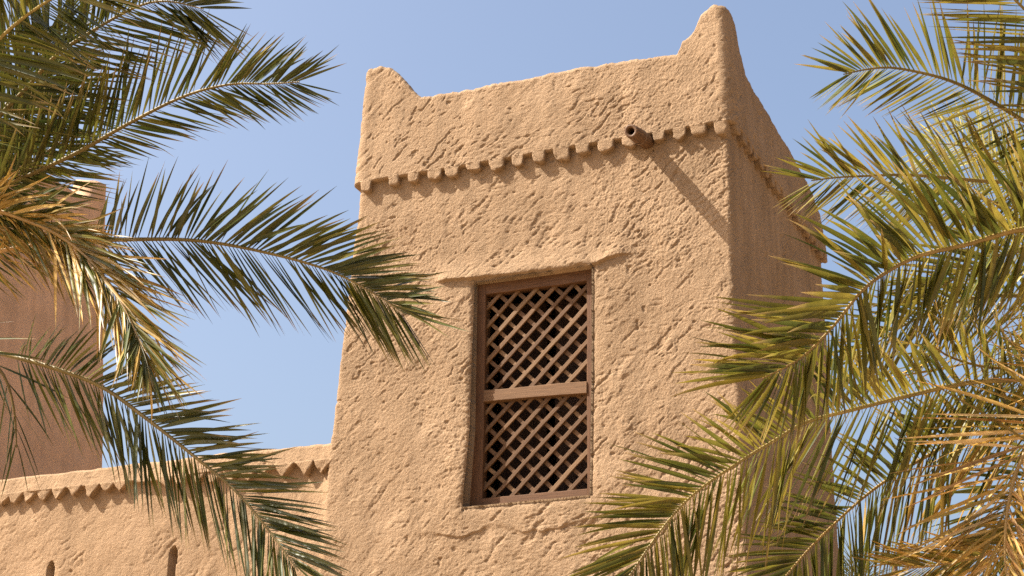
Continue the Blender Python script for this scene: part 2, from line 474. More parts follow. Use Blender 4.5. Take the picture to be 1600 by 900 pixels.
def lump(center, axis, out, w, h, d, seed, point=0.0, skew=0.0, sink=0.05):
    """one plaster tooth under a parapet: its flat front carries on the parapet's face, its sides and
    underside cut back to the wall. axis = along the wall, out = away from it; point 0 = block, 1 = wedge"""
    g = np.random.default_rng(seed)
    us = np.array([-1, -0.90, -0.72, -0.4, -0.1, 0.2, 0.5, 0.76, 0.92, 1.0])
    vs = np.array([0, 0.12, 0.25, 0.4, 0.55, 0.7, 0.83, 0.93, 1.0])
    ts = np.array([-sink / d, 0.0, 0.45, 0.8, 1.0])
    nu, nv, nw = len(us), len(vs), len(ts)
    verts, idx = [], {}
    j1, j2, j3 = g.uniform(-1, 1, 3)
    def vid(i, j, k):
        if (i, j, k) not in idx:
            u, v, t = us[i], vs[j], ts[k]
            wv = (1 - point * v ** 1.05) + 0.34 * (1 - point) * math.exp(-v / 0.09)
            if point < 0.5: wv -= 0.16 * max(0, v - 0.75) ** 2 / 0.0625
            pu = u * w / 2 * wv + (skew + 0.05 * j1) * v * w
            pv = -h * v * (1 + 0.10 * j2 * u * v) + 0.10 * h * v ** 3 * abs(u) ** 4
            back = 0.10 if abs(u) > 0.99 else (0.03 if abs(u) > 0.85 else 0.0)
            back += 0.16 if v > 0.99 else (0.05 if v > 0.9 else 0.0)
            pt = d * t * (1 - back * max(0, t)) - (0.0 if t < 0 else 0.20 * d * v * (1 - t))
            verts.append((pu, pv, pt))
            idx[(i, j, k)] = len(verts) - 1
        return idx[(i, j, k)]
    faces = []
    for i in range(nu - 1):
        for j in range(nv - 1):
            faces.append((vid(i, j, nw - 1), vid(i, j + 1, nw - 1), vid(i + 1, j + 1, nw - 1), vid(i + 1, j, nw - 1)))
    for i in range(nu - 1):
        for k in range(nw - 1):
            faces.append((vid(i, nv - 1, k), vid(i + 1, nv - 1, k), vid(i + 1, nv - 1, k + 1), vid(i, nv - 1, k + 1)))
            faces.append((vid(i, 0, k + 1), vid(i + 1, 0, k + 1), vid(i + 1, 0, k), vid(i, 0, k)))
    for j in range(nv - 1):
        for k in range(nw - 1):
            faces.append((vid(0, j, k), vid(0, j + 1, k), vid(0, j + 1, k + 1), vid(0, j, k + 1)))
            faces.append((vid(nu - 1, j, k + 1), vid(nu - 1, j + 1, k + 1), vid(nu - 1, j + 1, k), vid(nu - 1, j, k)))
    p = np.array(verts)
    ax, ou = np.asarray(axis, float)[None], np.asarray(out, float)[None]
    P = np.asarray(center)[None] + p[:, :1] * ax + p[:, 1:2] * np.array([[0, 0, 1.0]]) + p[:, 2:] * ou
    low = np.clip(-p[:, 1:2] / h, 0, 1)
    n1 = noise(P[:, 0] * 26 + 3, P[:, 1] * 26, P[:, 2] * 26) + 0.6 * noise(P[:, 0] * 60 + 3, P[:, 1] * 60, P[:, 2] * 60)
    n2 = noise(P[:, 0] * 26, P[:, 1] * 26 + 40, P[:, 2] * 26) + 0.6 * noise(P[:, 0] * 60, P[:, 1] * 60 + 9, P[:, 2] * 60)
    P = P + 0.0095 * (0.25 + 0.75 * low) * (n1[:, None] * ax + n2[:, None] * np.array([[0, 0, 1.0]]))
    P = P + 0.004 * low * noise(P[:, 0] * 38, P[:, 1] * 38, P[:, 2] * 38)[:, None] * ou
    P = P + ou * relief(P[:, 0], P[:, 1], P[:, 2])[:, None] * np.clip(p[:, 2:] / d, 0, 1)
    return P, faces

def tower_corbels():
    xs = [-3.265, -3.0, -2.81, -2.60, -2.435, -2.24, -2.035, -1.83, -1.63, -1.425, -1.235, -1.035, -0.845, -0.575, -0.415, -0.235, -0.055]
    for i, x in enumerate(xs):
        w = rng.uniform(0.095, 0.15)
        h = rng.uniform(0.066, 0.104) * (0.6 if i == 5 else 1)
        P, f = lump((x + rng.uniform(-0.012, 0.012), -0.002, ZC + 0.02), (1, 0, 0), (0, -1, 0), w, h + 0.02, 0.058, 100 + i, 0.14, 0.06 * math.sin(i * 3.1))
        mesh_obj('corbel', P, f, M_PLASTER, TOWER)
    y, i = 0.09, 0
    while y < 3.25:
        P, f = lump((0.0 + 0.002, y, ZC + 0.02), (0, 1, 0), (1, 0, 0), 0.10 + 0.015 * math.sin(i * 2), 0.085 + 0.012 * math.sin(i * 1.3), 0.056, 200 + i, 0.14)
        mesh_obj('corbel', P, f, M_PLASTER, TOWER)
        y += 0.185 + 0.015 * math.sin(i * 2.7)
        i += 1
tower_corbels()

# ------------------------------------------------------------------ timber pieces
def bar(p0, p1, w, d, out, rough=0.0015, seg=8, bevel=0.004, ext=0.0):
    """a planed bar from p0 to p1, w wide in the wall plane and d deep along `out`; p0/p1 on the centre of its front face"""
    p0, p1, out = np.asarray(p0, float), np.asarray(p1, float), np.asarray(out, float)
    t = p1 - p0; Lg = np.linalg.norm(t); t = t / Lg
    p0, p1 = p0 - t * ext, p1 + t * ext
    out = out - t * (out @ t); out /= np.linalg.norm(out)
    s = np.cross(t, out)
    b = bevel
    prof = np.array([(-w / 2 + b, 0), (w / 2 - b, 0), (w / 2, -b), (w / 2, -d), (-w / 2, -d), (-w / 2, -b)])
    rings = []
    grain = []
    sd = float(p0 @ np.array([12.9, 7.7, 3.1]))
    for k in range(seg + 1):
        q = k / seg
        c = p0 + (p1 - p0) * q
        wob = 1 + 0.05 * float(noise(q * 5 + sd, sd, 0.1))
        pr = prof * np.array([wob, 1])
        sh = rough * float(noise(q * 4 + sd, 3.3, sd)) * 2
        rings.append(c[None] + (pr[:, :1] + sh) * s[None] + pr[:, 1:] * out[None])
        grain.append(np.stack([np.full(6, q * Lg + sd), pr[:, 0] + sd * 0.37, pr[:, 1]], -1))
    n = 6
    V = np.concatenate(rings); G = np.concatenate(grain)
    F = []
    for k in range(seg):
        for j in range(n):
            F.append((k * n + j, k * n + (j + 1) % n, (k + 1) * n + (j + 1) % n, (k + 1) * n + j))
    F.append(tuple(range(n - 1, -1, -1))); F.append(tuple(seg * n + j for j in range(n)))
    return V, F, G

def add_grain(o, G):
    a = o.data.attributes.new('grain', 'FLOAT_VECTOR', 'POINT')
    a.data.foreach_set('vector', np.asarray(G, np.float32).ravel())

def join(parts):
    V, F, G, o = [], [], [], 0
    for v, f, g in parts:
        V.append(v); G.append(g)
        F += [tuple(i + o for i in q) for q in f]
        o += len(v)
    return np.concatenate(V), F, np.concatenate(G)

def clip_seg(p, d, x0, x1, z0, z1):
    t0, t1 = -9, 9
    for a, lo, hi in ((0, x0, x1), (1, z0, z1)):
        u0, u1 = (lo - p[a]) / d[a], (hi - p[a]) / d[a]
        if u0 > u1: u0, u1 = u1, u0
        t0, t1 = max(t0, u0), min(t1, u1)
    return t0, t1

def build_window():
    def fy(z): return float(np.interp(z, [4.75, 6.65], [0.118, 0.062]))       # the frame stands a little deeper at the foot
    OUT = np.array([0, -1.0, 0.0])
    def P(x, z, back=0.0):
        # the whole frame leans very slightly
        return np.array([x + 0.024 * (z - 5.7), fy(z) + back, z])
    xl, xr, zb, zt = -2.300, -1.200, 4.735, 6.665
    sw = 0.114
    fr = join([bar(P(xl + sw / 2, zb), P(xl + sw / 2, zt), sw, 0.09, OUT),
               bar(P(xr - 0.045, zb), P(xr - 0.045, zt), 0.090, 0.09, OUT),
               bar(P(xl + sw, zt - 0.053, 0.0015), P(xr - 0.090, zt - 0.059, 0.0015), 0.106, 0.088, OUT),
               bar(P(xl + sw, zb + 0.050, 0.0015), P(xr - 0.090, zb + 0.048, 0.0015), 0.104, 0.088, OUT)])
    frame = mesh_obj('window', fr[0], fr[1], M_FRAME, TOWER, smooth=False)
    add_grain(frame, fr[2])
    v, f, g = bar(P(xl + sw, 5.682, -0.010), P(xr - 0.090, 5.657, -0.010), 0.098, 0.085, OUT)
    mr = mesh_obj('middle_rail', v, f, M_SLAT, frame, smooth=False); add_grain(mr, g)
    # dark inner shutters standing half open behind the lattice
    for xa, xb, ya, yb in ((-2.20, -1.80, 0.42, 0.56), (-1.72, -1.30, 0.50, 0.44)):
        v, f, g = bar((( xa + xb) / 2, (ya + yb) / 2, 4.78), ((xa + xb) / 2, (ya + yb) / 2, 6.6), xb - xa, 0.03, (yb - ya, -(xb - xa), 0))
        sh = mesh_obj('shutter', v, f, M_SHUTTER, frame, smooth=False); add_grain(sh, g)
    px0, px1 = xl + sw - 0.01, xr - 0.090 + 0.01
    pitch_x, pitch_z = 0.164, 0.157
    for z0, z1 in ((4.835, 5.640), (5.715, 6.560)):
        cx_, cz_ = (px0 + px1) / 2, (z0 + z1) / 2
        for sgn, back, ph in ((1, 0.026, 0.3), (-1, 0.044, 0.55)):
            d = np.array([pitch_x, sgn * pitch_z])
            for k in range(-9, 10):
                p = (cx_ + (k + ph) * pitch_x, cz_)
                t0, t1 = clip_seg(p, d, px0, px1, z0 - 0.008, z1 + 0.008)
                if t1 - t0 < 0.25: continue
                j0, j1 = rng.uniform(-0.008, 0.008, 2)
                a = P(p[0] + d[0] * t0 + j0, p[1] + d[1] * t0, back)
                b = P(p[0] + d[0] * t1 + j1, p[1] + d[1] * t1, back)
                v, f, g = bar(a, b, 0.033 + rng.uniform(-.003, .003), 0.015, OUT, rough=0.002, seg=6, bevel=0.003)
                o = mesh_obj('lattice_slat', v, f, M_SLATS[int(rng.integers(0, 3))], frame, smooth=False)
                add_grain(o, g)
build_window()

def build_spout():
    a, b = np.array([-0.70, 0.25, 7.725]), np.array([-0.708, -0.40, 7.595])
    ax = (b - a) / np.linalg.norm(b - a)
    s = np.cross(ax, [0, 0, 1.0]); s /= np.linalg.norm(s); u = np.cross(s, ax)
    n = 26
    prof = [(0.0, 0.064), (0.3, 0.064), (0.45, 0.0635), (0.55, 0.063), (0.62, 0.0625), (0.7, 0.062), (0.8, 0.061), (0.9, 0.059), (0.97, 0.0575), (0.995, 0.055), (1.0, 0.050), (0.999, 0.033), (0.98, 0.029), (0.6, 0.027)]
    V, G = [], []
    for i, (t, rad) in enumerate(prof):
        for k in range(n):
            th = 2 * math.pi * k / n
            rr = rad * (1 + 0.10 * float(noise(math.cos(th) * 1.5 + 4, math.sin(th) * 1.5, t * 3)) + 0.05 * float(noise(math.cos(th) * 6 + 4, math.sin(th) * 6, t * 5)))
            V.append(a + (b - a) * t + s * rr * math.cos(th) + u * rr * math.sin(th))
            G.append((t * 0.7, th * 0.06, rr))
    F = grid_faces(len(prof), n, True)
    o = mesh_obj('rain_spout', np.array(V), F, M_SPOUT, TOWER)
    o['label'] = 'round wooden rain spout jutting from the parapet'
    add_grain(o, G)
    # iron band near the wall
    V, F2 = [], None
    for t, rad in ((0.655, 0.061), (0.655, 0.0665), (0.68, 0.0665), (0.68, 0.061)):
        for k in range(n):
            th = 2 * math.pi * k / n
            V.append(a + (b - a) * t + s * rad * math.cos(th) + u * rad * math.sin(th))
    o2 = mesh_obj('band', np.array(V), grid_faces(4, n, True), M_DARKWOOD, o)
build_spout()

# ------------------------------------------------------------------ boundary wall on the left
def build_wall():
    base = (-6.2, 0.28, 0)
    root = thing('mud_wall', 'low tan mud plaster wall with pointed teeth running left from the tower', 'wall', base)
    Y0, ZT, ZB = 0.06, 5.43, 5.262
    xs = np.concatenate([np.arange(-10.5, -7.3, 0.05), np.arange(-7.3, -3.40, 0.0098)])
    zr = np.concatenate([[0, 0.8, 1.6, 2.4, 3.0, 3.4, 3.7], np.arange(3.85, ZB, 0.0095), [ZB]])
    nc = len(xs)
    rows = [('w', z) for z in zr] + [('u', .5), ('u', 1.)] + [('p', t) for t in np.linspace(0, 1, 18)] + [('t', t) for t in (.2, .4, .6, .8, 1)] + [('b', z) for z in (4.5, 2.5, 0)]
    zt = ZT + 0.008 * noise(xs * 3, 0.1, 0.2) + 0.006 * noise(xs * 11, 0.1, 4.2)
    zb = ZB + np.where((xs > -5.47) & (xs < -5.20), -0.022, 0)
    V = np.zeros((len(rows), nc, 3))
    for i, (k, v) in enumerate(rows):
        V[i, :, 0] = xs
        if k == 'w': y, z = np.full(nc, Y0 - (ZB - v) * 0.012), np.minimum(v, zb)
        elif k == 'u': y, z = np.full(nc, Y0 - 0.055 * v), zb + 0.003
        elif k == 'p': y, z = np.full(nc, Y0 - 0.057 + 0.03 * v), zb + 0.006 + v * (zt - 0.03 - zb)
        elif k == 't':
            a = v * math.pi
            y, z = np.full(nc, Y0 - 0.027 + 0.42 * (1 - math.cos(a)) / 2), zt - 0.026 + 0.045 * math.sin(a)
        else: y, z = np.full(nc, Y0 + 0.45), np.full(nc, v)
        V[i, :, 1], V[i, :, 2] = y, z
    nq = len(rows) - 3
    x, y, z = V[:nq, :, 0], V[:nq, :, 1], V[:nq, :, 2]
    H = relief(x + 3.7, y, z + 1.3, 0.75) + 0.008 * fbm(x * 2.2, z * 2.2, 7.7, 2)
    # plaster swept up into the corner with the tower
    H = H + 0.045 * np.exp(np.minimum(0, (x + 3.57)) / 0.09) * sstep(ZB + 0.03, ZB - 0.25, z)
    V[:nq, :, 1] -= H
    # narrow slots
    hole = np.zeros((nq, nc), bool)
    for sx, top in ((-5.062, 4.665), (-6.315, 4.625)):
        e = np.abs(x - sx - 0.006 * noise(z * 9, 2, 2)) / 0.036
        ez = sstep(top, top - 0.05, z)
        m = (e < np.clip(np.sqrt(np.maximum(0, (top - z) / 0.05)), 0, 1)) & (z < top) & (z > 3.9)
        hole |= m
        V[:nq, :, 1] = np.where(m, 0.36, V[:nq, :, 1])
    mesh_obj('wall_body', V.reshape(-1, 3), grid_faces(len(rows), nc), M_PLASTER_WALL, root)
    # pointed teeth
    px = [23, 47, 68, 92, 116, 143, 168, 190, 262, 288, 314, 341, 366, 391, 416, 447, 478, 507]
    tip = -6.93
    tx = [-7.03, -6.865] + [np.interp(p, [0, 150, 510], [-6.91, -5.87, -3.585]) for p in px]
    for i, X in enumerate(tx):
        w = rng.uniform(0.15, 0.185) if i < 10 else rng.uniform(0.17, 0.20)
        P, f = lump((X, Y0 - 0.002, ZB + 0.012 - (0.0 if i > 9 else 0)), (1, 0, 0), (0, -1, 0), w, rng.uniform(0.085, 0.125), 0.060, 300 + i, rng.uniform(0.78, 0.95), rng.uniform(-0.2, 0.02))
        mesh_obj('corbel', P, f, M_PLASTER_WALL, root)
build_wall()

# ------------------------------------------------------------------ far tower on the left
def build_far_tower():
    x1, y1, zt = -9.25, 4.30, 10.45
    x0, y0 = x1 - 3.5, y1 - 3.5
    root = thing('mud_tower', 'plain shaded mud tower rising behind the low wall at the left edge', 'tower', ((x0 + x1) / 2, (y0 + y1) / 2, 0))
    r = 0.06
    per = []
    def seg(a, b, n): return [a + (b - a) * i / n for i in range(n)]
    for (ax, ay, bx, by, nx, ny) in ((x0, y0, x1, y0, 0, -1), (x1, y0, x1, y1, 1, 0), (x1, y1, x0, y1, 0, 1), (x0, y1, x0, y0, -1, 0)):
        n = 110
        for i in range(n):
            t = (i + 0.5) / n
            per.append((ax + (bx - ax) * t, ay + (by - ay) * t, nx, ny, min(t, 1 - t) * 3.5))
    per = np.array(per)
    nc = len(per)
    corner = per[:, 4]
    top = zt - 0.36 + np.interp(corner, [0, .14, .25, .4], [0.36, 0.34, .12, 0])
    zs = np.concatenate([np.linspace(0, 5.5, 12)[:-1], np.linspace(5.5, zt - 0.5, 120)])
    rows = [('w', z) for z in zs] + [('p', t) for t in np.linspace(0.1, 1, 10)] + [('t', 0.5), ('i', 0), ('i', 1)]
    V = np.zeros((len(rows), nc, 3))
    for i, (k, v) in enumerate(rows):
        if k == 'w': z, off = np.full(nc, v), 0
        elif k == 'p': z, off = zt - 0.5 + v * (top - zt + 0.48), 0
        elif k == 't': z, off = top.copy(), -0.05
        else: z, off = (top - 0.02 if v == 0 else np.full(nc, zt - 0.9)), -0.22
        b = (zt - z) * 0.048
        sx, sy = (per[:, 0] - (x0 + x1) / 2) / 1.75, (per[:, 1] - (y0 + y1) / 2) / 1.75
        V[i, :, 0] = per[:, 0] + sx * (b + off)
        V[i, :, 1] = per[:, 1] + sy * (b + off)
        V[i, :, 2] = z
    H = relief(V[:-2, :, 0], V[:-2, :, 1], V[:-2, :, 2], 0.5)
    V[:-2, :, 0] += H * per[:, 2]; V[:-2, :, 1] += H * per[:, 3]
    mesh_obj('wall', V.reshape(-1, 3), grid_faces(len(rows), nc, True), M_PLASTER_FAR, root)
    q = [(x0 + .1, y0 + .1, zt - .8), (x1 - .1, y0 + .1, zt - .8), (x1 - .1, y1 - .1, zt - .8), (x0 + .1, y1 - .1, zt - .8)]
    q += [(a, b, c - 0.15) for a, b, c in q]
    mesh_obj('roof', np.array(q), [(0, 1, 2, 3), (7, 6, 5, 4), (0, 4, 5, 1), (1, 5, 6, 2), (2, 6, 7, 3), (3, 7, 4, 0)], M_PLASTER_FAR, root, smooth=False)
build_far_tower()

# ------------------------------------------------------------------ date palms
def catmull(P, n):
    P = np.asarray(P, float)
    Q = np.vstack([2 * P[0] - P[1], P, 2 * P[-1] - P[-2]])
    out = []
    for i in range(1, len(Q) - 2):
        for t in np.linspace(0, 1, n, endpoint=False):
            p0, p1, p2, p3 = Q[i - 1], Q[i], Q[i + 1], Q[i + 2]
            out.append(0.5 * ((2 * p1) + (-p0 + p2) * t + (2 * p0 - 5 * p1 + 4 * p2 - p3) * t * t + (-p0 + 3 * p1 - 3 * p2 + p3) * t ** 3))
    out.append(Q[-2])
    return np.array(out)

GREEN = [(0.070, 0.074, 0.011), (0.092, 0.090, 0.013), (0.048, 0.056, 0.010), (0.115, 0.104, 0.016)]
OLIVE = [(0.145, 0.120, 0.018), (0.115, 0.100, 0.015), (0.185, 0.145, 0.024)]
DEEP = [(0.046, 0.054, 0.010), (0.060, 0.064, 0.010), (0.034, 0.043, 0.009), (0.080, 0.074, 0.012)]
GOLD = [(0.34, 0.210, 0.046), (0.26, 0.165, 0.034), (0.18, 0.125, 0.026), (0.44, 0.30, 0.095)]
DRY = [(0.42, 0.26, 0.09), (0.34, 0.185, 0.055), (0.52, 0.37, 0.17), (0.24, 0.14, 0.05)]
PALE = [(0.30, 0.28, 0.10), (0.36, 0.33, 0.13), (0.24, 0.24, 0.08)]

def unit(v): return v / (np.linalg.norm(v) + 1e-12)

def leaflet(p, d, nrm, L, w, droop, curl, col, tipcol, seg=6, fold=0.55, g=None):
    """a folded (V-section) blade, tapering to a needle tip"""
    g = g or random
    ts = np.linspace(0, 1, seg + 1)
    wid = w * np.interp(ts, [0, 0.08, 0.3, 0.6, 0.85, 1.0], [0.35, 0.7, 1.0, 0.82, 0.40, 0.03])
    c = p.copy(); cs = []; dd = d.copy()
    step = L / seg
    side0 = unit(np.cross(d, nrm))
    V, C = [], []
    for i, t in enumerate(ts):
        side = unit(np.cross(dd, nrm)) if abs(np.dot(unit(dd), nrm)) < 0.97 else side0
        nn = unit(np.cross(side, dd))
        tw = curl * t
        s2 = side * math.cos(tw) + nn * math.sin(tw)
        n2 = nn * math.cos(tw) - side * math.sin(tw)
        h = wid[i] * fold * 0.5
        V += [c - s2 * wid[i] * 0.5 + n2 * h, c, c + s2 * wid[i] * 0.5 + n2 * h]
        k = np.clip((t - 0.70) / 0.3, 0, 1)
        cc = np.array(col) * (1 - k) + np.array(tipcol) * k
        C += [cc, cc * 1.12, cc]
        dd = unit(dd + np.array([0, 0, -1.0]) * droop * step / max(L, 0.1) * (0.4 + 1.2 * t))
        c = c + dd * step
    F = []
    for i in range(seg):
        a = i * 3
        F += [(a, a + 1, a + 4, a + 3), (a + 1, a + 2, a + 5, a + 4)]
    return np.array(V), F, np.array(C)

def make_frond(spec, rnd):
    """returns rachis mesh data and a list of leaflets"""
    pts = np.array([at(x, y, d) for x, y, d in spec['px']]) if 'px' in spec else np.array(spec['pts'])
    cv = catmull(pts, 14)
    sl = np.concatenate([[0], np.cumsum(np.linalg.norm(np.diff(cv, axis=0), axis=1))])
    Lt = sl[-1]
    if 'nw' in spec:
        nref = unit(np.asarray(spec['nw'], float))
    else:
        nref = spec['n']
        nref = unit(RIGHT * nref[0] + UP * nref[1] - FWD * nref[2])
    r0 = spec.get('r', 0.012)
    # rachis tube
    nn = 7
    V, C = [], []
    m = max(14, int(Lt / 0.06))
    rc = spec.get('rcol', (0.17, 0.125, 0.04))
    for i in range(m + 1):
        s = Lt * i / m
        c = np.array([np.interp(s, sl, cv[:, q]) for q in range(3)])
        c2 = np.array([np.interp(min(Lt, s + 0.02), sl, cv[:, q]) for q in range(3)])
        c1 = np.array([np.interp(max(0, s - 0.02), sl, cv[:, q]) for q in range(3)])
        T = unit(c2 - c1); S = unit(np.cross(T, nref)); N = np.cross(S, T)
        rr = r0 * (1 - s / Lt) ** 0.8 + 0.0028
        for k in range(nn):
            a = 2 * math.pi * k / nn
            V.append(c + S * rr * 1.15 * math.cos(a) + N * rr * 0.8 * math.sin(a))
            C.append(np.array(rc) * (0.85 + 0.3 * (k % 3 == 0)))
    F = grid_faces(m + 1, nn, True)
    ra = (np.array(V), F, np.array(C))
    leaves = []
    s = spec.get('s0', 0.22) * Lt
    gap = spec.get('gap', 0.026) * spec.get('gk', 0.98)
    Lmax, w = spec.get('L', 0.45) * 1.42, spec.get('w', 0.026) * 0.82
    a0, a1 = spec.get('a0', 62) + 4, spec.get('a1', 22) + spec.get('ak', 14)
    pal, pal2, mixp = spec['pal'], spec.get('pal2', spec['pal']), spec.get('mix', 0.0)
    vang = spec.get('v', 22)
    up_scale, lo_scale = spec.get('sides', (1.0, 1.0))
    k = 0
    lof = spec.get('lof', lambda q: 1.0)
    while s < Lt * 0.995:
        u = s / Lt
        c = np.array([np.interp(s, sl, cv[:, q]) for q in range(3)])
        c2 = np.array([np.interp(min(Lt, s + 0.03), sl, cv[:, q]) for q in range(3)])
        c1 = np.array([np.interp(max(0, s - 0.03), sl, cv[:, q]) for q in range(3)])
        T = unit(c2 - c1); S = unit(np.cross(T, nref)); N = np.cross(S, T)
        for sg in (1, -1):
            if rnd.random() < spec.get('miss', 0.04): continue
            v = (u - spec.get('s0', 0.22)) / (1 - spec.get('s0', 0.22))
            ang = math.radians((a0 + (a1 - a0) * v ** 0.85) * np.interp(v, [0, 0.9, 1], [1, 0.95, 0.45]) + rnd.gauss(0, spec.get('ja', 4)))
            b = math.radians(vang * (1 - 0.5 * v) + rnd.choice((-1, 0, 1)) * spec.get('rank', 8) + rnd.gauss(0, 4))
            d = T * math.cos(ang) + math.sin(ang) * (S * sg * math.cos(b) + N * math.sin(b))
            sc = np.interp(v, [0, 0.12, 0.4, 0.75, 1.0], [0.72, 0.94, 1.0, 0.90, 0.66]) * (up_scale if sg > 0 else lo_scale)
            L = Lmax * sc * rnd.uniform(0.88, 1.08) * (lof(v) if sg == spec.get('los', 1) else 1)
            colr = rnd.choice(pal2 if rnd.random() < mixp * (spec.get('mixf', lambda q: 1)(v)) else pal)
            j = rnd.uniform(0.8, 1.2)
            colr = tuple(q * j for q in colr)
            tip = tuple(q * f for q, f in zip(colr, (1.25, 1.05, 0.8))) if rnd.random() < 0.55 else (0.26, 0.17, 0.07)
            # the blade is set edgeways into the rib, so its face turns towards the tip
            bn = unit(N * 0.9 - T * 0.30 + S * sg * 0.12 + 0.34 * np.array([rnd.gauss(0, 1) for _ in range(3)]))
            droop = spec.get('droop', 0.35) * rnd.uniform(-0.1, 0.6)
            curl = rnd.gauss(0, spec.get('curl', 0.15))
            if rnd.random() < spec.get('bent', 0.03):
                droop *= 4; curl *= 2
            wd = w * rnd.uniform(0.75, 1.15) * np.interp(v, [0, .2, .8, 1], [0.8, 1, .9, .66])
            leaves.append(leaflet(c + S * sg * 0.004, unit(d), bn, L, wd, droop, curl, colr, tip, fold=rnd.uniform(0.3, 0.8)))
        s += gap * rnd.uniform(0.75, 1.25) * (1.0 if u < 0.85 else 0.7)
        k += 1
    return ra, leaves

def leaf_area(V):
    x, y, w = project(V)
    if w.min() < 0.5: return 0.0
    m = (x > 0) & (x < 1600) & (y > 0) & (y < 900)
    if not m.any(): return 0.0
    a = 0
    n = len(V) // 3
    for i in range(n - 1):
        q = [i * 3, i * 3 + 2, i * 3 + 5, i * 3 + 3]
        if m[q].any():
            xx, yy = x[q], y[q]
            a += abs(np.dot(xx, np.roll(yy, -1)) - np.dot(yy, np.roll(xx, -1))) / 2
    return a

def build_palm(label, crown, trunk_h, fronds, seed, singles=295, group=None, trunk_r=0.14):
    rnd = random.Random(seed)
    base = np.array([crown[0], crown[1], 0.0])
    root = thing('date_palm', label, 'palm tree', tuple(base), group)
    # trunk with spiralling leaf bases
    n, V = 20, []
    zt = np.linspace(-0.05, trunk_h, max(24, int(trunk_h / 0.055)))
    for i, z in enumerate(zt):
        for k in range(n):
            th = 2 * math.pi * k / n
            sp = (th / (2 * math.pi) * 5 + z * 6.2) % 1.0
            sp2 = (-th / (2 * math.pi) * 5 + z * 6.2) % 1.0
            rr = trunk_r * (1.18 - 0.22 * z / trunk_h) + 0.045 * max(0, min(sp, sp2)) + 0.02 * math.exp(-(trunk_h - z) / 0.5)
            rr *= math.sqrt(max(0.02, min(1.0, (trunk_h - z) / 0.16)))
            V.append((base[0] + rr * math.cos(th), base[1] + rr * math.sin(th), z))
    F = [tuple(q) for q in grid_faces(len(zt), n, True)]
    F.append(tuple((len(zt) - 1) * n + k for k in range(n)))
    mesh_obj('trunk', np.array(V), F, M_TRUNK, root)
    allv = []
    for sp in fronds:
        (rv, rf, rcol), lv = make_frond(sp, rnd)
        fo = mesh_obj('frond', rv, rf, M_RACHIS, root, uvcol=rcol)
        if 'label' in sp: fo['label'] = sp['label']
        for l in lv: allv.append((leaf_area(l[0]), fo, l))
    allv.sort(key=lambda t: -t[0])
    for a, fo, (v, f, c) in allv[:singles]:
        mesh_obj('leaflet', v, np.array(f), M_LEAF, fo, smooth=True, uvcol=c)
    rest = allv[singles:]
    if rest:
        o = 0; VV, FF, CC = [], [], []
        for a, fo, (v, f, c) in rest:
            VV.append(v); CC.append(c); FF.append(np.array(f) + o); o += len(v)
        st = mesh_obj('leaflets', np.concatenate(VV), np.concatenate(FF), M_LEAF, root, uvcol=np.concatenate(CC))
        st['kind'] = 'stuff'
    return root

def px(pts, d0, d1):
    n = len(pts)
    return [(x, y, d0 + (d1 - d0) * (i / (n - 1))) for i, (x, y) in enumerate(pts)]

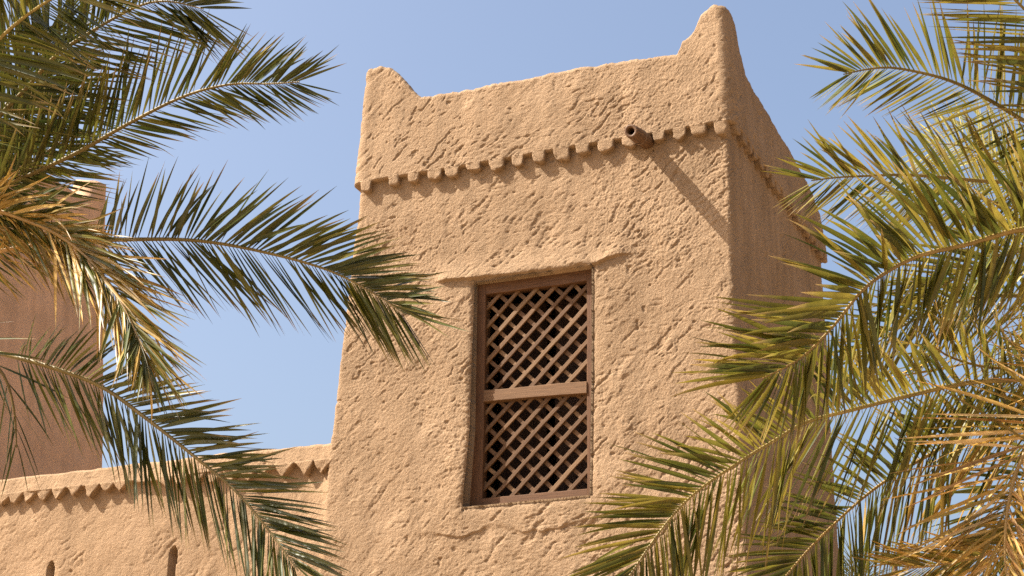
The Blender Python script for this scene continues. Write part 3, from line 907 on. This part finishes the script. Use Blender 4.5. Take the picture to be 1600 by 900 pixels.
# n = direction the upper face of the frond looks: (right, up, towards camera)
CL = (-300, 395)
left_fronds = [
    dict(px=px([CL, (-80, 325), (97, 250), (199, 194), (286, 151), (358, 132), (420, 131), (468, 128)], 8.8, 8.0), n=(-0.25, -0.55, 0.8), pal=DEEP, pal2=GREEN, mix=0.5, lof=lambda v: float(np.interp(v, [0, 0.30, 0.55, 1], [0.22, 0.3, 0.9, 0.9])), L=0.37, a0=50, a1=20, sides=(0.8, 1.08), droop=0.25, w=0.026, gap=0.022),
    dict(px=px([CL, (-80, 250), (31, 148), (87, 87), (148, 46), (215, 10), (262, 2), (318, 14)], 8.8, 7.9), n=(-0.2, -0.5, 0.85), pal=DEEP, pal2=GREEN, mix=0.3, L=0.42, a0=48, a1=18, droop=0.3, w=0.028, gap=0.022),
    dict(px=px([CL, (-120, 180), (0, 60), (50, 18), (95, -10), (160, -50)], 8.4, 7.3), n=(-0.1, -0.4, 0.9), pal=DEEP, pal2=GREEN, mix=0.6, L=0.42, a0=50, a1=20, w=0.030, droop=0.6, gap=0.022, rcol=(0.2, 0.15, 0.04)),
    dict(px=px([CL, (0, 392), (130, 378), (220, 374), (307, 376), (399, 391), (507, 420), (584, 458), (634, 492)], 8.8, 7.7), n=(0.1, -0.42, 0.9), pal=DEEP, pal2=GREEN, mix=0.35, L=0.43, a0=50, a1=17, sides=(0.85, 1.05), w=0.026, gap=0.021, droop=0.3, s0=0.46),
    dict(px=px([CL, (-60, 330), (50, 348), (125, 392), (178, 455), (212, 520), (232, 575)], 8.4, 7.3), n=(0.5, -0.3, 0.8), pal=GOLD, pal2=GREEN, mix=0.45, L=0.36, a0=24, a1=4, w=0.024, gap=0.013, droop=0.7, ja=9, curl=0.6, rcol=(0.26, 0.16, 0.05)),
    dict(px=px([CL, (-60, 400), (20, 388), (70, 380), (115, 374), (150, 372)], 8.4, 7.9), n=(0.0, -0.3, 0.9), pal=DRY, pal2=GOLD, mix=0.5, L=0.20, sides=(1.0, 0.6), a0=62, a1=35, w=0.018, gap=0.022, droop=0.2, ja=18, curl=1.0, bent=0.2, rcol=(0.36, 0.22, 0.09)),
    dict(px=px([CL, (-90, 530), (0, 552), (77, 573), (158, 604), (230, 655), (301, 711), (368, 767), (424, 834), (466, 892)], 8.8, 7.4), n=(0.35, -0.30, 0.85), pal=DEEP, pal2=GREEN, mix=0.3, L=0.38, a0=44, a1=17, w=0.026, gap=0.021, droop=0.25, s0=0.40),
    dict(px=px([CL, (-60, 340), (-10, 300), (40, 262), (80, 232), (110, 210)], 9.2, 8.8), n=(-0.3, -0.5, 0.8), pal=DEEP, pal2=GREEN, mix=0.4, L=0.44, a0=58, a1=22, w=0.028, gap=0.020, droop=0.2),
    dict(px=px([CL, (-60, 250), (0, 205), (45, 175), (85, 158), (115, 148)], 9.4, 9.2), n=(-0.2, -0.5, 0.8), pal=DEEP, L=0.40, a0=55, a1=22, w=0.026, gap=0.019, droop=0.3),
    dict(px=px([CL, (-120, 300), (-40, 220), (20, 150), (60, 90), (80, 40)], 9.6, 9.6), n=(-0.4, -0.4, 0.8), pal=DEEP, L=0.42, a0=55, a1=22, w=0.026, gap=0.020, droop=0.3),
    dict(px=px([CL, (-140, 500), (-40, 545), (5, 585), (22, 640), (26, 700)], 8.5, 8.3), n=(0.6, -0.2, 0.8), pal=DEEP, L=0.30, a0=25, a1=10, w=0.016, gap=0.11, droop=0.6),
]
CR = (1840, 430)
right_fronds = [
    dict(px=px([CR, (1720, 265), (1600, 189), (1540, 153), (1499, 132), (1458, 118), (1397, 106), (1356, 108), (1318, 116)], 8.6, 7.9), n=(0.1, -0.5, 0.85), pal=GREEN, pal2=OLIVE, mix=0.35, L=0.42, a0=56, a1=20, sides=(1.0, 0.66), w=0.027, gap=0.026, droop=0.15, s0=0.3),
    dict(px=px([CR, (1720, 310), (1600, 288), (1525, 282), (1458, 276), (1407, 273), (1351, 275), (1310, 277), (1268, 282)], 8.8, 8.1), n=(0.0, -0.45, 0.9), pal=GREEN, pal2=OLIVE, mix=0.5, L=0.42, a0=54, a1=18, sides=(1.0, 0.7), w=0.026, gap=0.025, droop=0.2, s0=0.25),
    dict(px=px([CR, (1720, 352), (1600, 358), (1514, 381), (1438, 399), (1387, 424), (1346, 455), (1300, 512), (1250, 560), (1190, 592)], 7.6, 6.8), n=(0.15, -0.35, 0.9), pal=OLIVE, pal2=GREEN, mix=0.55, L=0.46, sides=(1.05, 0.72), a0=56, a1=30, w=0.038, gap=0.020, gk=0.80, droop=0.35, s0=0.2, rank=18, rcol=(0.22, 0.15, 0.05)),
    dict(px=px([CR, (1720, 585), (1600, 593), (1513, 598), (1416, 619), (1325, 642), (1258, 660), (1207, 690), (1156, 721), (1084, 772), (1033, 828), (980, 905)], 8.2, 7.0), n=(-0.25, -0.40, 0.85), pal=GREEN, pal2=OLIVE, mix=0.6, L=0.42, a0=58, a1=32, w=0.031, gap=0.021, gk=0.92, droop=0.3, s0=0.22, rcol=(0.24, 0.18, 0.06)),
    dict(px=px([CR, (1720, 650), (1600, 672), (1513, 678), (1455, 709), (1418, 730), (1377, 756), (1340, 785), (1300, 822), (1262, 860), (1215, 915)], 8.6, 7.6), n=(-0.25, -0.35, 0.9), pal=GREEN, pal2=GOLD, mix=0.5, mixf=lambda v: max(0, 1.2 - 1.6 * v), L=0.42, a0=58, a1=32, w=0.031, gap=0.021, gk=0.92, droop=0.35, s0=0.22, rcol=(0.26, 0.17, 0.055)),
    dict(px=px([CR, (1730, 600), (1640, 650), (1595, 720), (1575, 790), (1570, 870), (1580, 940)], 7.6, 7.2), n=(-0.5, -0.1, 0.85), pal=GOLD, pal2=DRY, mix=0.5, L=0.40, a0=62, a1=28, w=0.022, gap=0.019, droop=0.45, s0=0.25, ja=14, curl=0.9, bent=0.12, rcol=(0.28, 0.18, 0.06)),
    dict(px=px([CR, (1760, 240), (1690, 120), (1625, 40), (1570, -15), (1520, -60)], 8.2, 7.8), n=(0.1, -0.5, 0.85), pal=GREEN, pal2=OLIVE, mix=0.6, L=0.42, a0=52, a1=22, w=0.028, gap=0.024, droop=0.2),
    dict(px=px([CR, (1720, 470), (1600, 462), (1517, 466), (1444, 492), (1385, 525), (1340, 560)], 9.2, 8.8), n=(0.0, -0.4, 0.9), pal=GREEN, pal2=OLIVE, mix=0.5, L=0.38, a0=54, a1=20, w=0.026, gap=0.026, droop=0.5, s0=0.25),
    dict(px=px([CR, (1740, 540), (1640, 560), (1560, 575), (1490, 560), (1450, 535)], 8.4, 8.0), n=(0.0, -0.3, 0.9), pal=GOLD, pal2=OLIVE, mix=0.5, L=0.34, a0=55, a1=25, w=0.022, gap=0.032, droop=0.2, ja=12, rcol=(0.28, 0.18, 0.06)),
    dict(px=px([CR, (1740, 720), (1650, 800), (1580, 850), (1520, 872), (1450, 885), (1410, 888)], 8.0, 7.7), n=(-0.1, -0.3, 0.9), pal=GOLD, pal2=OLIVE, mix=0.35, L=0.34, a0=40, a1=14, w=0.022, gap=0.020, droop=0.2, s0=0.3, rcol=(0.28, 0.18, 0.06)),
    dict(px=px([CR, (1740, 660), (1640, 720), (1580, 780), (1550, 850), (1530, 920)], 9.4, 9.2), n=(-0.4, -0.2, 0.85), pal=GREEN, L=0.38, a0=60, a1=25, w=0.026, gap=0.024, droop=0.3, s0=0.25),
    dict(px=px([CR, (1740, 390), (1650, 380), (1570, 395), (1500, 430), (1440, 470)], 9.0, 8.8), n=(0.0, -0.4, 0.9), pal=GREEN, pal2=OLIVE, mix=0.5, L=0.40, a0=54, a1=22, w=0.027, gap=0.024, droop=0.5, s0=0.25),
]
FC = (1700, 330)
far_fronds = [
    dict(px=px([FC, (1640, 300), (1560, 255), (1500, 228), (1450, 225)], 17, 16.5), n=(0.0, -0.4, 0.9), pal=PALE, L=0.55, a0=55, a1=25, w=0.026, gap=0.035, droop=0.3, s0=0.15),
    dict(px=px([FC, (1650, 270), (1600, 225), (1560, 205), (1520, 205)], 17, 17.5), n=(0.0, -0.4, 0.9), pal=PALE, L=0.55, a0=55, a1=25, w=0.026, gap=0.035, droop=0.3, s0=0.15),
    dict(px=px([FC, (1620, 330), (1530, 310), (1460, 300), (1410, 310)], 17, 16.5), n=(0.0, -0.4, 0.9), pal=PALE, pal2=OLIVE, mix=0.5, L=0.55, a0=55, a1=25, w=0.026, gap=0.035, droop=0.4, s0=0.15),
    dict(px=px([FC, (1640, 380), (1570, 400), (1510, 440), (1480, 500)], 17, 16.5), n=(-0.2, -0.3, 0.9), pal=PALE, pal2=OLIVE, mix=0.5, L=0.50, a0=50, a1=20, w=0.026, gap=0.035, droop=0.4, s0=0.15),
    dict(px=px([FC, (1690, 420), (1640, 500), (1600, 580), (1580, 660)], 17, 16.5), n=(-0.2, -0.3, 0.9), pal=OLIVE, L=0.50, a0=50, a1=20, w=0.026, gap=0.035, droop=0.4, s0=0.15),
]

def crown_pt(c, d): return at(c[0], c[1], d)

def rest_of_crown(pc, side, n, L, pal, seed):
    """the fronds on the far side of a crown, arching out and down"""
    g = random.Random(seed)
    out = []
    for i in range(n):
        t = (i + 0.5) / n
        ang = math.radians(-80 + 160 * t + g.uniform(-7, 7))
        o = RIGHT * side * math.cos(ang) + np.array([-RIGHT[1], RIGHT[0], 0]) * math.sin(ang)
        el = math.radians((64, 30, 48, 8)[i % 4] + g.uniform(-6, 6))
        l = L * g.uniform(0.85, 1.1)
        P, p, e = [np.array(pc)], np.array(pc), el
        for k in range(6):
            p = p + (o * math.cos(e) + np.array([0, 0, math.sin(e)])) * l / 6
            e -= math.radians(17)
            P.append(p)
        nw = np.array([0, 0, 1.0]) * math.cos(el - 0.8) - o * math.sin(el - 0.8)
        out.append(dict(pts=P, nw=nw, pal=pal, pal2=OLIVE, mix=0.25, L=0.36, a0=52, a1=22, w=0.027, gap=0.026, droop=0.3, s0=0.2))
    return out
pc = crown_pt(CL, 8.8)
build_palm('dark green date palm on the left with a golden dead frond drooping', pc, float(pc[2]) - 0.05, left_fronds + rest_of_crown(pc, -1, 10, 2.5, DEEP, 31), 3)
pc = crown_pt(CR, 8.2)
build_palm('large date palm on the right with golden dry fronds at the bottom', pc, float(pc[2]) - 0.05, right_fronds + rest_of_crown(pc, 1, 11, 2.5, GREEN, 32), 5)
pc = crown_pt(FC, 17)
build_palm('pale distant date palm seen behind the right palm fronds', pc, float(pc[2]) - 0.05, far_fronds + rest_of_crown(pc, 1, 9, 2.6, PALE, 33), 9, singles=0, trunk_r=0.16)

# ------------------------------------------------------------------ small things far behind, low on the right
fd = (1338, 925)
low_fronds = [dict(px=px([fd, (1338 + dx * 0.5, 905 + dy * 0.3), (1338 + dx, 890 + dy)], 40, 40), n=(0.1, -0.4, 0.9), pal=GREEN, L=0.55, a0=40, a1=15, w=0.03, gap=0.06, droop=0.3, s0=0.2)
              for dx, dy in ((-22, 4), (-12, -14), (-3, -24), (10, -10), (22, 6), (30, 22), (-30, 20))]
pc = crown_pt(fd, 40)
build_palm('distant green palm top just showing at the bottom edge, right of the tower', pc, float(pc[2]) - 0.05, low_fronds, 21, singles=0, trunk_r=0.2)

def build_post():
    p = at(1397, 873, 24)
    root = thing('post', 'thin wooden post with a rounded knob in the distance at bottom right', 'post', (p[0], p[1], 0))
    n = 12
    def lathe(prof):
        return np.array([(p[0] + r * math.cos(2 * math.pi * k / n), p[1] + r * math.sin(2 * math.pi * k / n), z) for r, z in prof for k in range(n)])
    zt = p[2]
    a = [(0.06, -0.05), (0.055, zt * 0.5), (0.042, zt - 0.2), (0.04, zt - 0.11)]
    mesh_obj('shaft', lathe(a), grid_faces(len(a), n, True), M_DARKWOOD, root)
    b = [(0.03, zt - 0.118), (0.065, zt - 0.10), (0.07, zt - 0.085), (0.045, zt - 0.07), (0.06, zt - 0.05), (0.062, zt - 0.03), (0.04, zt - 0.008), (0.004, zt)]
    mesh_obj('knob', lathe(b), grid_faces(len(b), n, True), M_DARKWOOD, root)
build_post()
